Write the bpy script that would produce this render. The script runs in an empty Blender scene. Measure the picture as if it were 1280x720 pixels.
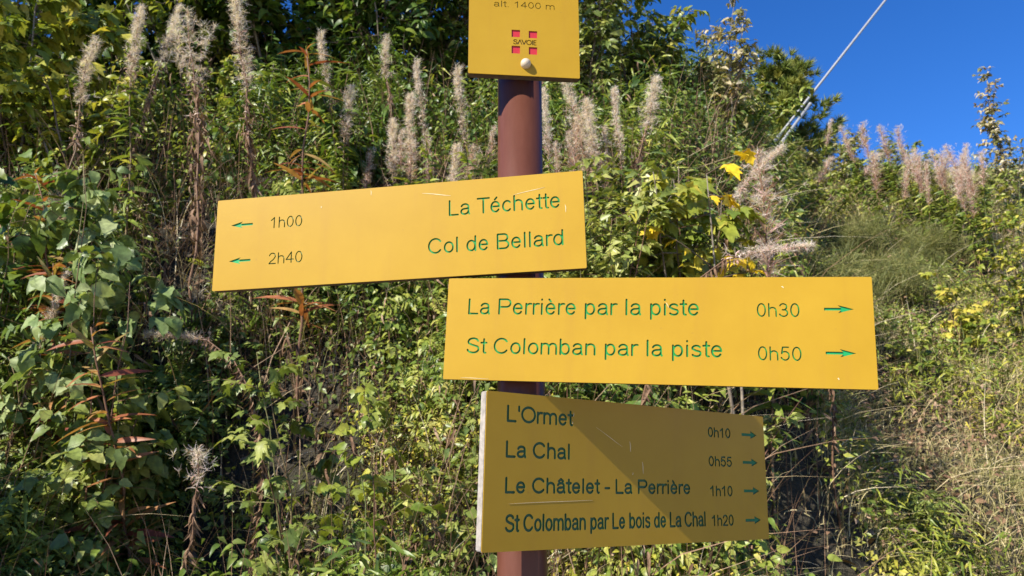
import bpy, math, random
import numpy as np
from mathutils import Matrix, Vector

# ------------------------------------------------------------------ camera, sky, sun, exposure
SC = bpy.context.scene
COL = SC.collection
CAMZ = 1.5
PITCH, ROLL, FPX = math.radians(12.397), math.radians(0.146), 933.1
cam_d = bpy.data.cameras.new('camera')
cam_d.sensor_width = 36.0
cam_d.lens = FPX / 1280 * 36
cam_d.clip_start, cam_d.clip_end = 0.02, 3000
cam_d.dof.use_dof = True
cam_d.dof.focus_distance = 1.0
cam_d.dof.aperture_fstop = 14.0
CAM = bpy.data.objects.new('camera', cam_d)
COL.objects.link(CAM)
_X = Vector((1, 0, 0)); _V = Vector((0, -math.sin(PITCH), math.cos(PITCH))); _F = Vector((0, math.cos(PITCH), math.sin(PITCH)))
_R = _X * math.cos(ROLL) - _V * math.sin(ROLL); _U = _X * math.sin(ROLL) + _V * math.cos(ROLL)
CAM.matrix_world = Matrix(((_R.x, _U.x, -_F.x, 0), (_R.y, _U.y, -_F.y, 0), (_R.z, _U.z, -_F.z, CAMZ), (0, 0, 0, 1)))
SC.camera = CAM

SUN_AZ, SUN_EL = math.radians(49.6), math.radians(39)      # azimuth left of the way back from the post
SUN = Vector((-math.sin(SUN_AZ) * math.cos(SUN_EL), -math.cos(SUN_AZ) * math.cos(SUN_EL), math.sin(SUN_EL)))
W = bpy.data.worlds.new('World'); SC.world = W; W.use_nodes = True
nt = W.node_tree
sky = nt.nodes.new('ShaderNodeTexSky'); sky.sky_type = 'NISHITA'; sky.sun_disc = False
sky.sun_elevation = SUN_EL
sky.sun_rotation = math.atan2(SUN.x, SUN.y)
sky.altitude = 1400; sky.air_density = 1.0; sky.dust_density = 0.0; sky.ozone_density = 7.0
bg = nt.nodes['Background']; bg.inputs['Strength'].default_value = 0.091
hs = nt.nodes.new('ShaderNodeHueSaturation'); hs.inputs['Hue'].default_value = 0.510; hs.inputs['Saturation'].default_value = 1.2; hs.inputs['Value'].default_value = 1.12
nt.links.new(sky.outputs[0], hs.inputs['Color']); nt.links.new(hs.outputs[0], bg.inputs[0])
sl = bpy.data.lights.new('sun', 'SUN'); sl.energy = 5.0; sl.angle = math.radians(0.53); sl.color = (1.0, 0.93, 0.82)
so = bpy.data.objects.new('sun', sl); COL.objects.link(so)
so.rotation_euler = (-SUN).to_track_quat('-Z', 'Y').to_euler()
so.location = SUN * 30
vs = SC.view_settings
vs.view_transform = 'Standard'; vs.look = 'None'; vs.gamma = 1; vs.exposure = 1.02; vs.use_curve_mapping = False
SC.cycles.use_denoising = True
SC.cycles.max_bounces = 6; SC.cycles.diffuse_bounces = 3; SC.cycles.glossy_bounces = 2; SC.cycles.transmission_bounces = 3
SC.cycles.caustics_reflective = False; SC.cycles.caustics_refractive = False

rng = np.random.default_rng(7)

# ------------------------------------------------------------------ object helpers
def tag(o, label=None, cat=None, group=None, kind=None):
    if label: o['label'] = label
    if cat: o['category'] = cat
    if group: o['group'] = group
    if kind: o['kind'] = kind
    return o

def empty(name, loc, rz=0.0):
    o = bpy.data.objects.new(name, None); COL.objects.link(o)
    o.location = loc; o.rotation_euler = (0, 0, rz); o.empty_display_size = 0.05
    return o

def link(name, me, mats, parent=None, smooth=True):
    o = bpy.data.objects.new(name, me); COL.objects.link(o)
    for m in (mats if isinstance(mats, (list, tuple)) else [mats]):
        if m is not None: me.materials.append(m)
    if smooth and len(me.polygons):
        me.polygons.foreach_set('use_smooth', np.ones(len(me.polygons), bool))
    if parent is not None: o.parent = parent
    return o

class MB:
    """Collects triangles with one 'tint' value per vertex and links them as one mesh."""
    def __init__(s): s.v, s.f, s.t, s.m, s.n = [], [], [], [], 0
    def add(s, v, f, t=0.5, m=0):
        v = np.asarray(v, float).reshape(-1, 3); f = np.asarray(f, int).reshape(-1, 3)
        s.v.append(v); s.f.append(f + s.n)
        s.t.append(np.broadcast_to(np.asarray(t, float), (len(v),)))
        s.m.append(np.full(len(f), m)); s.n += len(v)
    def mesh(s, name):
        v = np.concatenate(s.v); f = np.concatenate(s.f); t = np.concatenate(s.t); mi = np.concatenate(s.m)
        me = bpy.data.meshes.new(name)
        me.vertices.add(len(v)); me.vertices.foreach_set('co', v.astype(np.float32).ravel())
        me.loops.add(len(f) * 3); me.loops.foreach_set('vertex_index', f.astype(np.int32).ravel())
        me.polygons.add(len(f))
        me.polygons.foreach_set('loop_start', np.arange(0, len(f) * 3, 3, dtype=np.int32))
        me.polygons.foreach_set('loop_total', np.full(len(f), 3, dtype=np.int32))
        me.polygons.foreach_set('material_index', mi.astype(np.int32))
        a = me.attributes.new('tint', 'FLOAT', 'POINT'); a.data.foreach_set('value', t.astype(np.float32))
        me.update(calc_edges=True); me.validate()
        return me
    def build(s, name, mats, parent=None, smooth=True):
        return link(name, s.mesh(name), mats, parent, smooth)

def unit(a):
    a = np.asarray(a, float)
    return a / np.maximum(np.linalg.norm(a, axis=-1, keepdims=True), 1e-9)

def inst(mb, tpl, pos, dirv, nrm, scale, tint, m=0, wscale=None):
    """Many copies of a leaf template: +Y runs along dirv, +Z along nrm."""
    V, F = tpl; n = len(pos)
    if n == 0: return
    y = unit(dirv); z = unit(nrm - (nrm * y).sum(1, keepdims=True) * y); x = np.cross(y, z)
    s = np.broadcast_to(np.asarray(scale, float), (n,))[:, None, None]
    w = 1.0 if wscale is None else np.asarray(wscale)[:, None, None]
    P = pos[:, None, :] + s * (V[None, :, 0:1] * w * x[:, None] + V[None, :, 1:2] * y[:, None] + V[None, :, 2:3] * z[:, None])
    f = F[None] + (np.arange(n) * len(V))[:, None, None]
    mb.add(P.reshape(-1, 3), f.reshape(-1, 3), np.repeat(np.broadcast_to(tint, (n,)), len(V)), m)

def tube(mb, path, rad, tint=0.5, sides=5, m=0):
    p = np.asarray(path, float); k = len(p); r = np.broadcast_to(np.asarray(rad, float), (k,))
    t = unit(np.gradient(p, axis=0)); ref = np.where(np.abs(t[:, 2:3]) > 0.9, [[1., 0, 0]], [[0, 0, 1.]])
    a = unit(np.cross(t, ref)); b = np.cross(t, a)
    an = np.arange(sides) * 2 * math.pi / sides
    V = p[:, None] + r[:, None, None] * (np.cos(an)[None, :, None] * a[:, None] + np.sin(an)[None, :, None] * b[:, None])
    F = []
    for i in range(k - 1):
        for j in range(sides):
            q = (j + 1) % sides
            F += [(i * sides + j, i * sides + q, (i + 1) * sides + q), (i * sides + j, (i + 1) * sides + q, (i + 1) * sides + j)]
    c0, c1 = k * sides, k * sides + 1
    V = np.concatenate([V.reshape(-1, 3), p[:1], p[-1:]])
    for j in range(sides):
        q = (j + 1) % sides
        F += [(c0, q, j), (c1, (k - 1) * sides + j, (k - 1) * sides + q)]
    mb.add(V, F, tint, m)

# ------------------------------------------------------------------ materials
def mat(name):
    m = bpy.data.materials.new(name); m.use_nodes = True
    return m, m.node_tree, m.node_tree.nodes['Principled BSDF']

def ramp(nt, stops, fac, interp='LINEAR'):
    r = nt.nodes.new('ShaderNodeValToRGB'); r.color_ramp.interpolation = interp
    e = r.color_ramp.elements
    while len(e) < len(stops): e.new(0.5)
    for i, (p, c) in enumerate(stops): e[i].position = p; e[i].color = (*c, 1)
    nt.links.new(fac, r.inputs[0]); return r.outputs[0]

def noise(nt, scale, detail=4, rough=0.6, coord='Object', stretch=None):
    tc = nt.nodes.new('ShaderNodeTexCoord'); n = nt.nodes.new('ShaderNodeTexNoise')
    n.inputs['Scale'].default_value = scale; n.inputs['Detail'].default_value = detail; n.inputs['Roughness'].default_value = rough
    if stretch:
        mp = nt.nodes.new('ShaderNodeMapping'); mp.inputs['Scale'].default_value = stretch
        nt.links.new(tc.outputs[coord], mp.inputs[0]); nt.links.new(mp.outputs[0], n.inputs['Vector'])
    else: nt.links.new(tc.outputs[coord], n.inputs['Vector'])
    return n.outputs['Fac']

def mixc(nt, fac, a, b, mode='MIX'):
    m = nt.nodes.new('ShaderNodeMix'); m.data_type = 'RGBA'; m.blend_type = mode
    for s, v in ((0, fac), (6, a), (7, b)):
        if isinstance(v, (int, float)): m.inputs[s].default_value = v
        elif isinstance(v, tuple): m.inputs[s].default_value = (*v, 1)
        else: nt.links.new(v, m.inputs[s])
    return m.outputs[2]

def foliage_mat(name, cols, trans=0.30, rough=0.46, spec=0.32, var=0.40):
    m, nt, p = mat(name)
    at = nt.nodes.new('ShaderNodeAttribute'); at.attribute_name = 'tint'
    k = len(cols); c = ramp(nt, [(i / (k - 1), x) for i, x in enumerate(cols)], at.outputs['Fac'])
    nz = noise(nt, 55, 3)
    v = ramp(nt, [(0.25, (1 - var,) * 3), (0.75, (1 + var,) * 3)], nz)
    c2 = mixc(nt, 1.0, c, v, 'MULTIPLY')
    nt.links.new(c2, p.inputs['Base Color'])
    p.inputs['Roughness'].default_value = rough; p.inputs['Specular IOR Level'].default_value = spec
    tr = nt.nodes.new('ShaderNodeBsdfTranslucent')
    tc = mixc(nt, 1.0, c2, (1.25, 1.25, 0.6), 'MULTIPLY'); nt.links.new(tc, tr.inputs['Color'])
    mx = nt.nodes.new('ShaderNodeMixShader'); mx.inputs[0].default_value = trans
    nt.links.new(p.outputs[0], mx.inputs[1]); nt.links.new(tr.outputs[0], mx.inputs[2])
    nt.links.new(mx.outputs[0], nt.nodes['Material Output'].inputs['Surface'])
    return m

M = {}
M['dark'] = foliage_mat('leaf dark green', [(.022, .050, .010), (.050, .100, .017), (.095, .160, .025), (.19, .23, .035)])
M['fresh'] = foliage_mat('leaf fresh green', [(.052, .092, .015), (.115, .175, .026), (.205, .255, .042), (.32, .335, .060), (.44, .40, .10)], rough=.40, spec=.38)
M['light'] = foliage_mat('leaf light green', [(.10, .145, .035), (.18, .225, .045), (.28, .305, .075), (.40, .40, .12)], rough=.40, spec=.38)
M['yellowgreen'] = foliage_mat('leaf yellow green', [(.12, .175, .022), (.23, .265, .035), (.38, .36, .055), (.52, .43, .07)], rough=.40, spec=.38)
M['pale'] = foliage_mat('leaf glaucous green', [(.095, .145, .045), (.15, .215, .065), (.23, .29, .10), (.34, .39, .17)], rough=0.5, spec=0.3)
M['yellow'] = foliage_mat('leaf autumn yellow', [(.62, .42, .02), (.75, .52, .03), (.5, .42, .04)])
M['red'] = foliage_mat('leaf autumn red', [(.20, .050, .030), (.32, .12, .05), (.36, .20, .07), (.24, .20, .06), (.11, .15, .03)])
M['olive'] = foliage_mat('leaf olive with pale underside', [(.16, .17, .05), (.24, .23, .07), (.40, .34, .20), (.55, .49, .36), (.30, .20, .06)], rough=0.55)
M['grass'] = foliage_mat('grass', [(.10, .12, .035), (.17, .18, .05), (.27, .25, .09), (.40, .34, .16), (.54, .46, .27)], trans=0.22, rough=0.55, spec=0.3)
M['straw'] = foliage_mat('dry straw', [(.26, .19, .09), (.40, .31, .16), (.55, .46, .28), (.66, .58, .42)], trans=0.2, rough=0.6, spec=0.3)
M['dried'] = foliage_mat('dried leaf', [(.06, .035, .02), (.14, .08, .045), (.24, .15, .09), (.34, .24, .16)], trans=0.12, rough=0.7, spec=0.2)
M['stem'] = foliage_mat('plant stem', [(.10, .045, .03), (.16, .09, .05), (.17, .15, .06), (.12, .16, .05)], trans=0.0, rough=0.6, spec=0.3)
M['bark'] = foliage_mat('bark', [(.07, .05, .035), (.13, .10, .07), (.22, .19, .15)], trans=0.0, rough=0.85, spec=0.15)
M['fluff'] = foliage_mat('seed fluff', [(.46, .34, .29), (.60, .48, .43), (.71, .61, .57), (.80, .74, .71)], trans=0.35, rough=0.9, spec=0.1, var=0.15)
M['pod'] = foliage_mat('split seed pod', [(.20, .10, .075), (.34, .21, .16), (.48, .36, .27), (.60, .49, .40)], trans=0.15, rough=0.7, spec=0.2)
M['pinkpod'] = foliage_mat('pink seed pod', [(.42, .20, .17), (.58, .34, .30), (.70, .49, .44), (.78, .63, .58)], trans=0.2, rough=0.7, spec=0.2)
M['needle'] = foliage_mat('pine needle', [(0.042, 0.075, 0.012), (0.090, 0.132, 0.020), (0.168, 0.201, 0.030), (0.288, 0.276, 0.050)], trans=0.15, rough=0.6)

def soil_mat():
    m, nt, p = mat('soil')
    a = noise(nt, 3.0, 6); b = noise(nt, 40, 5)
    c = ramp(nt, [(.35, (.018, .014, .009)), (.55, (.034, .028, .014)), (.7, (.035, .042, .014))], a)
    c = mixc(nt, 0.5, c, ramp(nt, [(.3, (.012, .010, .007)), (.7, (.055, .045, .030))], b))
    nt.links.new(c, p.inputs['Base Color']); p.inputs['Roughness'].default_value = 0.95
    bp = nt.nodes.new('ShaderNodeBump'); bp.inputs['Strength'].default_value = 0.8; bp.inputs['Distance'].default_value = 0.05
    nt.links.new(b, bp.inputs['Height']); nt.links.new(bp.outputs[0], p.inputs['Normal'])
    return m
M['soil'] = soil_mat()

def sign_yellow():
    m, nt, p = mat('sign yellow')
    a = noise(nt, 9, 6, .65); b = noise(nt, 160, 4, .7, stretch=(1, 1, .35)); g = noise(nt, 700, 2)
    c = ramp(nt, [(.25, (.336, .198, .010)), (.75, (.388, .238, .015))], a)
    chip = ramp(nt, [(.735, (0, 0, 0)), (.76, (1, 1, 1))], b)              # pale scuffs
    streak = ramp(nt, [(.52, (0, 0, 0)), (.75, (.28,) * 3)], noise(nt, 26, 5, .65, stretch=(1, 1, .12)))   # rain streaks
    c = mixc(nt, streak, c, (.31, .165, .022))
    c = mixc(nt, chip, c, (.62, .48, .24))
    dirt = ramp(nt, [(.70, (0, 0, 0)), (.76, (.6,) * 3)], noise(nt, 110, 3, .6))
    c = mixc(nt, dirt, c, (.25, .14, .03))
    nt.links.new(c, p.inputs['Base Color']); p.inputs['Roughness'].default_value = 0.42
    p.inputs['Specular IOR Level'].default_value = 0.25
    bp = nt.nodes.new('ShaderNodeBump'); bp.inputs['Strength'].default_value = 0.12; bp.inputs['Distance'].default_value = 0.0006
    nt.links.new(g, bp.inputs['Height']); nt.links.new(bp.outputs[0], p.inputs['Normal'])
    return m
M['sign'] = sign_yellow()

def plain(name, c, rough=0.5, spec=0.5, metal=0.0, scale=60, var=0.25, bump=0.0):
    m, nt, p = mat(name)
    n = noise(nt, scale, 5)
    col = ramp(nt, [(.3, tuple(x * (1 - var) for x in c)), (.7, tuple(min(1, x * (1 + var)) for x in c))], n)
    nt.links.new(col, p.inputs['Base Color']); p.inputs['Roughness'].default_value = rough
    p.inputs['Specular IOR Level'].default_value = spec; p.inputs['Metallic'].default_value = metal
    if bump:
        bp = nt.nodes.new('ShaderNodeBump'); bp.inputs['Strength'].default_value = bump; bp.inputs['Distance'].default_value = 0.002
        nt.links.new(n, bp.inputs['Height']); nt.links.new(bp.outputs[0], p.inputs['Normal'])
    return m
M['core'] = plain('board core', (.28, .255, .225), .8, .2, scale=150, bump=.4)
M['core_shaded'] = plain('shaded board edge', (.085, .062, .042), .85, .15, scale=150, bump=.4)  # shade on the board undersides put into the core colour
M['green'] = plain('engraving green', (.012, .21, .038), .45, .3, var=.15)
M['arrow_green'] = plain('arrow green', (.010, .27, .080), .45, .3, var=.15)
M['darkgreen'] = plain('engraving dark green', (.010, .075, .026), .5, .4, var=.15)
M['black'] = plain('engraving black', (.02, .02, .018), .5, .4)
M['olivetext'] = plain('engraving olive', (.10, .14, .02), .5, .4)
M['red_paint'] = plain('red paint', (.42, .022, .030), .45, .4, var=.12)
M['bolt'] = plain('bolt cap', (.46, .39, .28), .45, .45, var=.1)
M['galv'] = plain('galvanised steel', (.27, .28, .29), .55, .3, metal=.1, scale=12, var=.06)
M['scratch'] = plain('scratched paint', (.60, .50, .30), .7, .2)

def post_mat():
    m, nt, p = mat('post paint')
    a = noise(nt, 25, 6, .65, stretch=(1, 1, .25)); b = noise(nt, 190, 4, .7)
    c = ramp(nt, [(.3, (.080, .027, .016)), (.7, (.114, .043, .028))], a)
    chip = ramp(nt, [(.72, (0, 0, 0)), (.76, (.8, .8, .8))], b)
    c = mixc(nt, chip, c, (.24, .15, .12))
    nt.links.new(c, p.inputs['Base Color']); p.inputs['Roughness'].default_value = .38; p.inputs['Specular IOR Level'].default_value = .22
    bp = nt.nodes.new('ShaderNodeBump'); bp.inputs['Strength'].default_value = .15; bp.inputs['Distance'].default_value = .001
    nt.links.new(b, bp.inputs['Height']); nt.links.new(bp.outputs[0], p.inputs['Normal'])
    return m
M['post'] = post_mat()

# ------------------------------------------------------------------ terrain
def sstep(a, b, x):
    t = np.clip((x - a) / (b - a), 0, 1); return t * t * (3 - 2 * t)
def ease(y, y0, w=0.5):            # soft ramp: 0 before y0, slope 1 after
    return w * np.logaddexp(0, (y - y0) / w)
def hgt(x, y):
    x = np.asarray(x, float); y = np.asarray(y, float)
    l = .30 + 1.28 * ease(y, 1.95, .12) - .60 * ease(y, 4.2, .2) - .60 * ease(y, 9.0, .6)
    r = .25 + .18 * ease(y, 1.8, .1) + .56 * ease(y, 2.7, .25) - .71 * ease(y, 9.2, .5)
    t = sstep(-.15, .95, x - .30 * y)
    n = .10 * np.sin(1.9 * x + 1.1 * y + .5) * np.sin(1.3 * y - .7 * x) + .09 * np.sin(4.3 * x - 2.2 * y) * np.sin(3.1 * y + x) + .06 * np.sin(5.1 * y + 3.0 * x + 1.)
    n = n - .50 * np.exp(-((x + 1.05) / .55) ** 2 - ((y - 2.75) / .42) ** 2) - .50 * np.exp(-((x - 1.08) / .35) ** 2 - ((y - 2.95) / .4) ** 2)   # hollows in the bank
    return l * (1 - t) + r * t + n * sstep(1.6, 2.8, y)

def terrain():
    g = np.concatenate([np.linspace(0, 12, 150), 12 + np.cumsum(np.geomspace(.15, 40, 42))])
    xs = np.concatenate([-g[::-1], g[1:]])
    ys = np.concatenate([-g[::-1][:60], np.linspace(-11.5, 1.5, 40)[1:], np.linspace(1.5, 14, 180)[1:], 14 + np.cumsum(np.geomspace(.15, 40, 40))])
    ys = np.unique(np.round(ys, 4))
    X, Y = np.meshgrid(xs, ys); Z = hgt(X, Y); Z = np.where(Y < 1.2, Z * 0 + hgt(X, np.full_like(Y, 1.2)), Z)
    nx, ny = len(xs), len(ys)
    i = (np.arange(ny - 1)[:, None] * nx + np.arange(nx - 1)[None]).ravel()
    F = np.concatenate([np.stack([i, i + 1, i + nx + 1], 1), np.stack([i, i + nx + 1, i + nx], 1)])
    mb = MB(); mb.add(np.stack([X, Y, Z], -1), F)
    tag(mb.build('hillside', M['soil']), kind='structure')
terrain()

def gravel_track():
    xs = np.linspace(-60, 60, 121); ys = np.linspace(-30, 1.15, 60); A, B = np.meshgrid(xs, ys)
    Z = hgt(A, np.full_like(B, 1.2)) + .004; nx = len(xs)
    i = (np.arange(len(ys) - 1)[:, None] * nx + np.arange(nx - 1)[None]).ravel()
    F = np.concatenate([np.stack([i, i + 1, i + nx + 1], 1), np.stack([i, i + nx + 1, i + nx], 1)])
    mb = MB(); mb.add(np.stack([A, B, Z], -1), F)
    tag(mb.build('gravel_track', plain('pale gravel', (.44, .37, .28), .95, .1, scale=30, var=.3, bump=.5)), kind='structure')
gravel_track()

def ray(px, py):
    u, v = (px - 640) / FPX, (360 - py) / FPX
    d = _F + _R * u + _U * v
    return np.array([d.x, d.y, d.z]) / d.y
def at(px, py, y):
    return np.array([0, 0, CAMZ]) + ray(px, py) * y
def find(px, py, height, y0=1.9, y1=14):
    """First spot up the slope where a plant of this height shows its tip at the pixel."""
    ys = np.linspace(y0, y1, 1500); P = np.array([0, 0, CAMZ]) + ray(px, py)[None] * ys[:, None]
    d = P[:, 2] - hgt(P[:, 0], P[:, 1]) - height
    k = np.argmax(d < 0) if (d < 0).any() else np.argmin(d)
    return P[k], float(hgt(P[k, 0], P[k, 1]))

# ------------------------------------------------------------------ signpost
def arc(cx, cy, rx, ry, a0, a1, n=14):
    a = np.radians(np.linspace(a0, a1, n)); return [(cx + rx * math.cos(t), cy + ry * math.sin(t)) for t in a]
X = .70
def glyphs():
    g = {}
    bowl = lambda cx, r=.25: arc(cx, X / 2, r, X / 2, 0, 360, 30)
    g['L'] = (.76, [[(.12, 1), (.12, 0), (.66, 0)]])
    g['a'] = (.76, [arc(.36, .50, .23, .20, 165, 0, 12) + [(.59, .12), (.64, 0)], [(.59, .40), (.40, .375)] + arc(.31, .185, .20, .185, 95, 270, 12) + arc(.33, .25, .26, .25, 275, 345, 6)])
    g['T'] = (.80, [[(.03, 1), (.77, 1)], [(.40, 1), (.40, 0)]])
    e = [(.11, .37), (.62, .37)] + arc(.365, X / 2, .255, X / 2, 5, 325, 26)
    g['e'] = (.76, [e]); g['é'] = (.76, [e, [(.34, .85), (.46, 1.0)]]); g['è'] = (.76, [e, [(.38, .85), (.27, 1.0)]])
    g['c'] = (.70, [arc(.36, X / 2, .26, X / 2, 42, 318, 24)])
    g['h'] = (.76, [[(.12, 1), (.12, 0)], [(.12, .42)] + arc(.37, .43, .25, X - .43, 165, 0, 12) + [(.62, 0)]])
    g['n'] = (.76, [[(.12, X), (.12, 0)], [(.12, .42)] + arc(.37, .43, .25, X - .43, 165, 0, 12) + [(.62, 0)]])
    g['m'] = (1.14, [[(.12, X), (.12, 0)], [(.12, .45)] + arc(.34, .46, .22, X - .46, 165, 0, 10) + [(.56, 0)], [(.56, .45)] + arc(.79, .46, .22, X - .46, 165, 0, 10) + [(1.01, 0)]])
    g['t'] = (.40, [[(.20, .95), (.20, .14)] + arc(.30, .12, .10, .12, 180, 285, 6), [(.03, X), (.36, X)]])
    g['C'] = (1.0, [arc(.50, .5, .42, .5, 38, 322, 30)])
    g['O'] = (1.07, [arc(.53, .5, .46, .5, 0, 360, 40)])
    g['o'] = (.76, [bowl(.38, .27)])
    g['l'] = (.32, [[(.15, 1), (.15, 0)]]); g['i'] = (.32, [[(.15, X), (.15, 0)], [(.15, .97), (.15, 1.0)]])
    g['d'] = (.77, [bowl(.35), [(.62, 1), (.62, 0)]]); g['b'] = (.77, [bowl(.39), [(.12, 1), (.12, 0)]])
    g['p'] = (.77, [bowl(.39), [(.12, X), (.12, -.28)]])
    g['r'] = (.47, [[(.12, X), (.12, 0)], [(.12, .40)] + arc(.36, .42, .24, X - .42, 170, 70, 8)])
    g['s'] = (.70, [arc(.34, .525, .22, .175, 25, 180, 10) + [(.14, .48), (.30, .38), (.46, .33)] + arc(.34, .19, .24, .19, 40, -150, 14)])
    g['S'] = (.92, [arc(.45, .76, .31, .24, 15, 190, 14) + [(.20, .63), (.40, .54), (.64, .46)] + arc(.45, .265, .35, .265, 40, -165, 18)])
    g['P'] = (.92, [[(.12, 0), (.12, 1), (.52, 1)] + arc(.55, .735, .27, .265, 80, -80, 14) + [(.52, .47), (.12, .47)]])
    g['B'] = (.92, [[(.12, 0), (.12, 1), (.50, 1)] + arc(.52, .765, .23, .235, 80, -80, 10) + [(.12, .53)], [(.50, .53)] + arc(.53, .265, .28, .265, 80, -80, 12) + [(.12, 0)]])
    g['V'] = (.90, [[(.02, 1), (.44, 0), (.86, 1)]]); g['A'] = (.80, [[(.02, 0), (.42, 1), (.82, 0)]])
    g['I'] = (.30, [[(.14, 1), (.14, 0)]]); g['E'] = (.62, [[(.56, 1), (.12, 1), (.12, 0), (.56, 0)], [(.12, .53), (.50, .53)]])
    ax = g['a'][1]; g['â'] = (.76, ax + [[(.20, .84), (.36, .99), (.52, .84)]])
    g["'"] = (.28, [[(.13, 1), (.13, .72)]]); g['-'] = (.46, [[(.06, .36), (.38, .36)]]); g['.'] = (.36, [[(.15, .02), (.15, .04)]])
    g['0'] = (.78, [arc(.38, .5, .27, .5, 0, 360, 34)])
    g['1'] = (.78, [[(.16, .74), (.30, .84), (.44, 1), (.44, 0)]])
    g['2'] = (.78, [arc(.37, .72, .26, .28, 170, -25, 14) + [(.48, .40), (.22, .18), (.10, 0), (.66, 0)]])
    g['3'] = (.78, [arc(.36, .755, .24, .245, 160, -85, 14) + [(.30, .52)], [(.37, .51)] + arc(.37, .265, .28, .265, 85, -160, 16)])
    g['4'] = (.78, [[(.50, 0), (.50, 1), (.06, .30), (.68, .30)]])
    g['5'] = (.78, [[(.60, 1), (.21, 1), (.14, .50)] + arc(.36, .33, .28, .33, 130, -155, 18)])
    g[' '] = (.39, [])
    return g
G = glyphs()

def contour(strokes, xs, hw):
    """Outline loops of strokes of half width hw, from their distance field (x scaled by xs)."""
    S = []
    for st in strokes:
        p = np.array(st, float); p[:, 0] *= xs
        S += [(p[i], p[i + 1]) for i in range(len(p) - 1)]
    A = np.array([s[0] for s in S]); B = np.array([s[1] for s in S])
    lo = np.minimum(A.min(0), B.min(0)) - hw - .06; hi = np.maximum(A.max(0), B.max(0)) + hw + .06
    r = .024; gx = np.arange(lo[0], hi[0], r); gy = np.arange(lo[1], hi[1], r)
    P = np.stack(np.meshgrid(gx, gy), -1)[:, :, None]
    d = B - A; t = np.clip(((P - A) * d).sum(-1) / np.maximum((d * d).sum(-1), 1e-12), 0, 1)
    D = np.sqrt((((A + t[..., None] * d) - P) ** 2).sum(-1)).min(-1) - hw - 1.7e-5
    seg = {}
    ins = D < 0
    c = ins[:-1, :-1] * 1 + ins[:-1, 1:] * 2 + ins[1:, 1:] * 4 + ins[1:, :-1] * 8
    ed = {1: [(3, 0)], 2: [(0, 1)], 3: [(3, 1)], 4: [(1, 2)], 5: [(3, 2), (1, 0)], 6: [(0, 2)], 7: [(3, 2)], 8: [(2, 3)], 9: [(2, 0)],
          10: [(0, 3), (2, 1)], 11: [(2, 1)], 12: [(1, 3)], 13: [(1, 0)], 14: [(0, 3)]}
    def key(j, i, e): return {0: (j, i, 'h'), 1: (j, i + 1, 'v'), 2: (j + 1, i, 'h'), 3: (j, i, 'v')}[e]
    for j, i in zip(*np.nonzero((c > 0) & (c < 15))):
        for a, b in ed[int(c[j, i])]: seg[key(j, i, a)] = key(j, i, b)
    def pt(k):
        j, i, o = k; j2, i2 = (j, i + 1) if o == 'h' else (j + 1, i)
        a, b = D[j, i], D[j2, i2]; f = a / (a - b)
        return ((gx[i] + f * (gx[i2] - gx[i])), (gy[j] + f * (gy[j2] - gy[j])))
    loops = []
    while seg:
        s0, k = seg.popitem(); L = [pt(s0)]
        while k != s0 and k in seg: L.append(pt(k)); k = seg.pop(k)
        L = np.array(L); n = len(L); far = int(np.argmax(((L - L[0]) ** 2).sum(1))); keep = {0, far}; todo = [(0, far), (far, n)]
        while todo:                                         # keep only the points that shape the outline
            i0, i1 = todo.pop()
            if i1 - i0 < 2: continue
            p, q = L[i0], L[i1 % n]; v = q - p; d = np.abs(v[0] * (L[i0 + 1:i1, 1] - p[1]) - v[1] * (L[i0 + 1:i1, 0] - p[0])) / max(np.linalg.norm(v), 1e-9)
            k = int(np.argmax(d))
            if d[k] > .004: keep.add(i0 + 1 + k); todo += [(i0, i0 + 1 + k), (i0 + 1 + k, i1)]
        if len(keep) > 2: loops.append(L[sorted(keep)])
    return loops

def text_loops(s, u0, v0, width, cap, hw_mm, grow=0.0):
    hw = hw_mm / cap; k = (cap - 2 * hw_mm) / cap           # skeleton height inside the cap height
    adv = sum(G[ch][0] for ch in s) - .10 - (.12 if s[-1] in 'ltid1' else .08)
    xs = width / (cap * adv) / k
    out, x = [], 0.0
    x = -min([p[0] for st in G[s[0]][1] for p in st]) * xs + hw / k
    for ch in s:
        if G[ch][1]:
            for L in contour(G[ch][1], xs, hw / k + grow):
                out.append(np.stack([u0 + (L[:, 0] + x) * cap * k, v0 + hw_mm + L[:, 1] * cap * k], 1))
        x += G[ch][0] * xs
    return out

def arrow_loop(u0, u1, v, sh, hd, hl, notch):
    s = 1 if u1 > u0 else -1
    p = [(u0, sh), (u1 - s * (hl - notch), sh), (u1 - s * hl, hd), (u1, 0), (u1 - s * hl, -hd), (u1 - s * (hl - notch), -sh), (u0, -sh)]
    return np.array([(a, v + b) for a, b in p])

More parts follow.
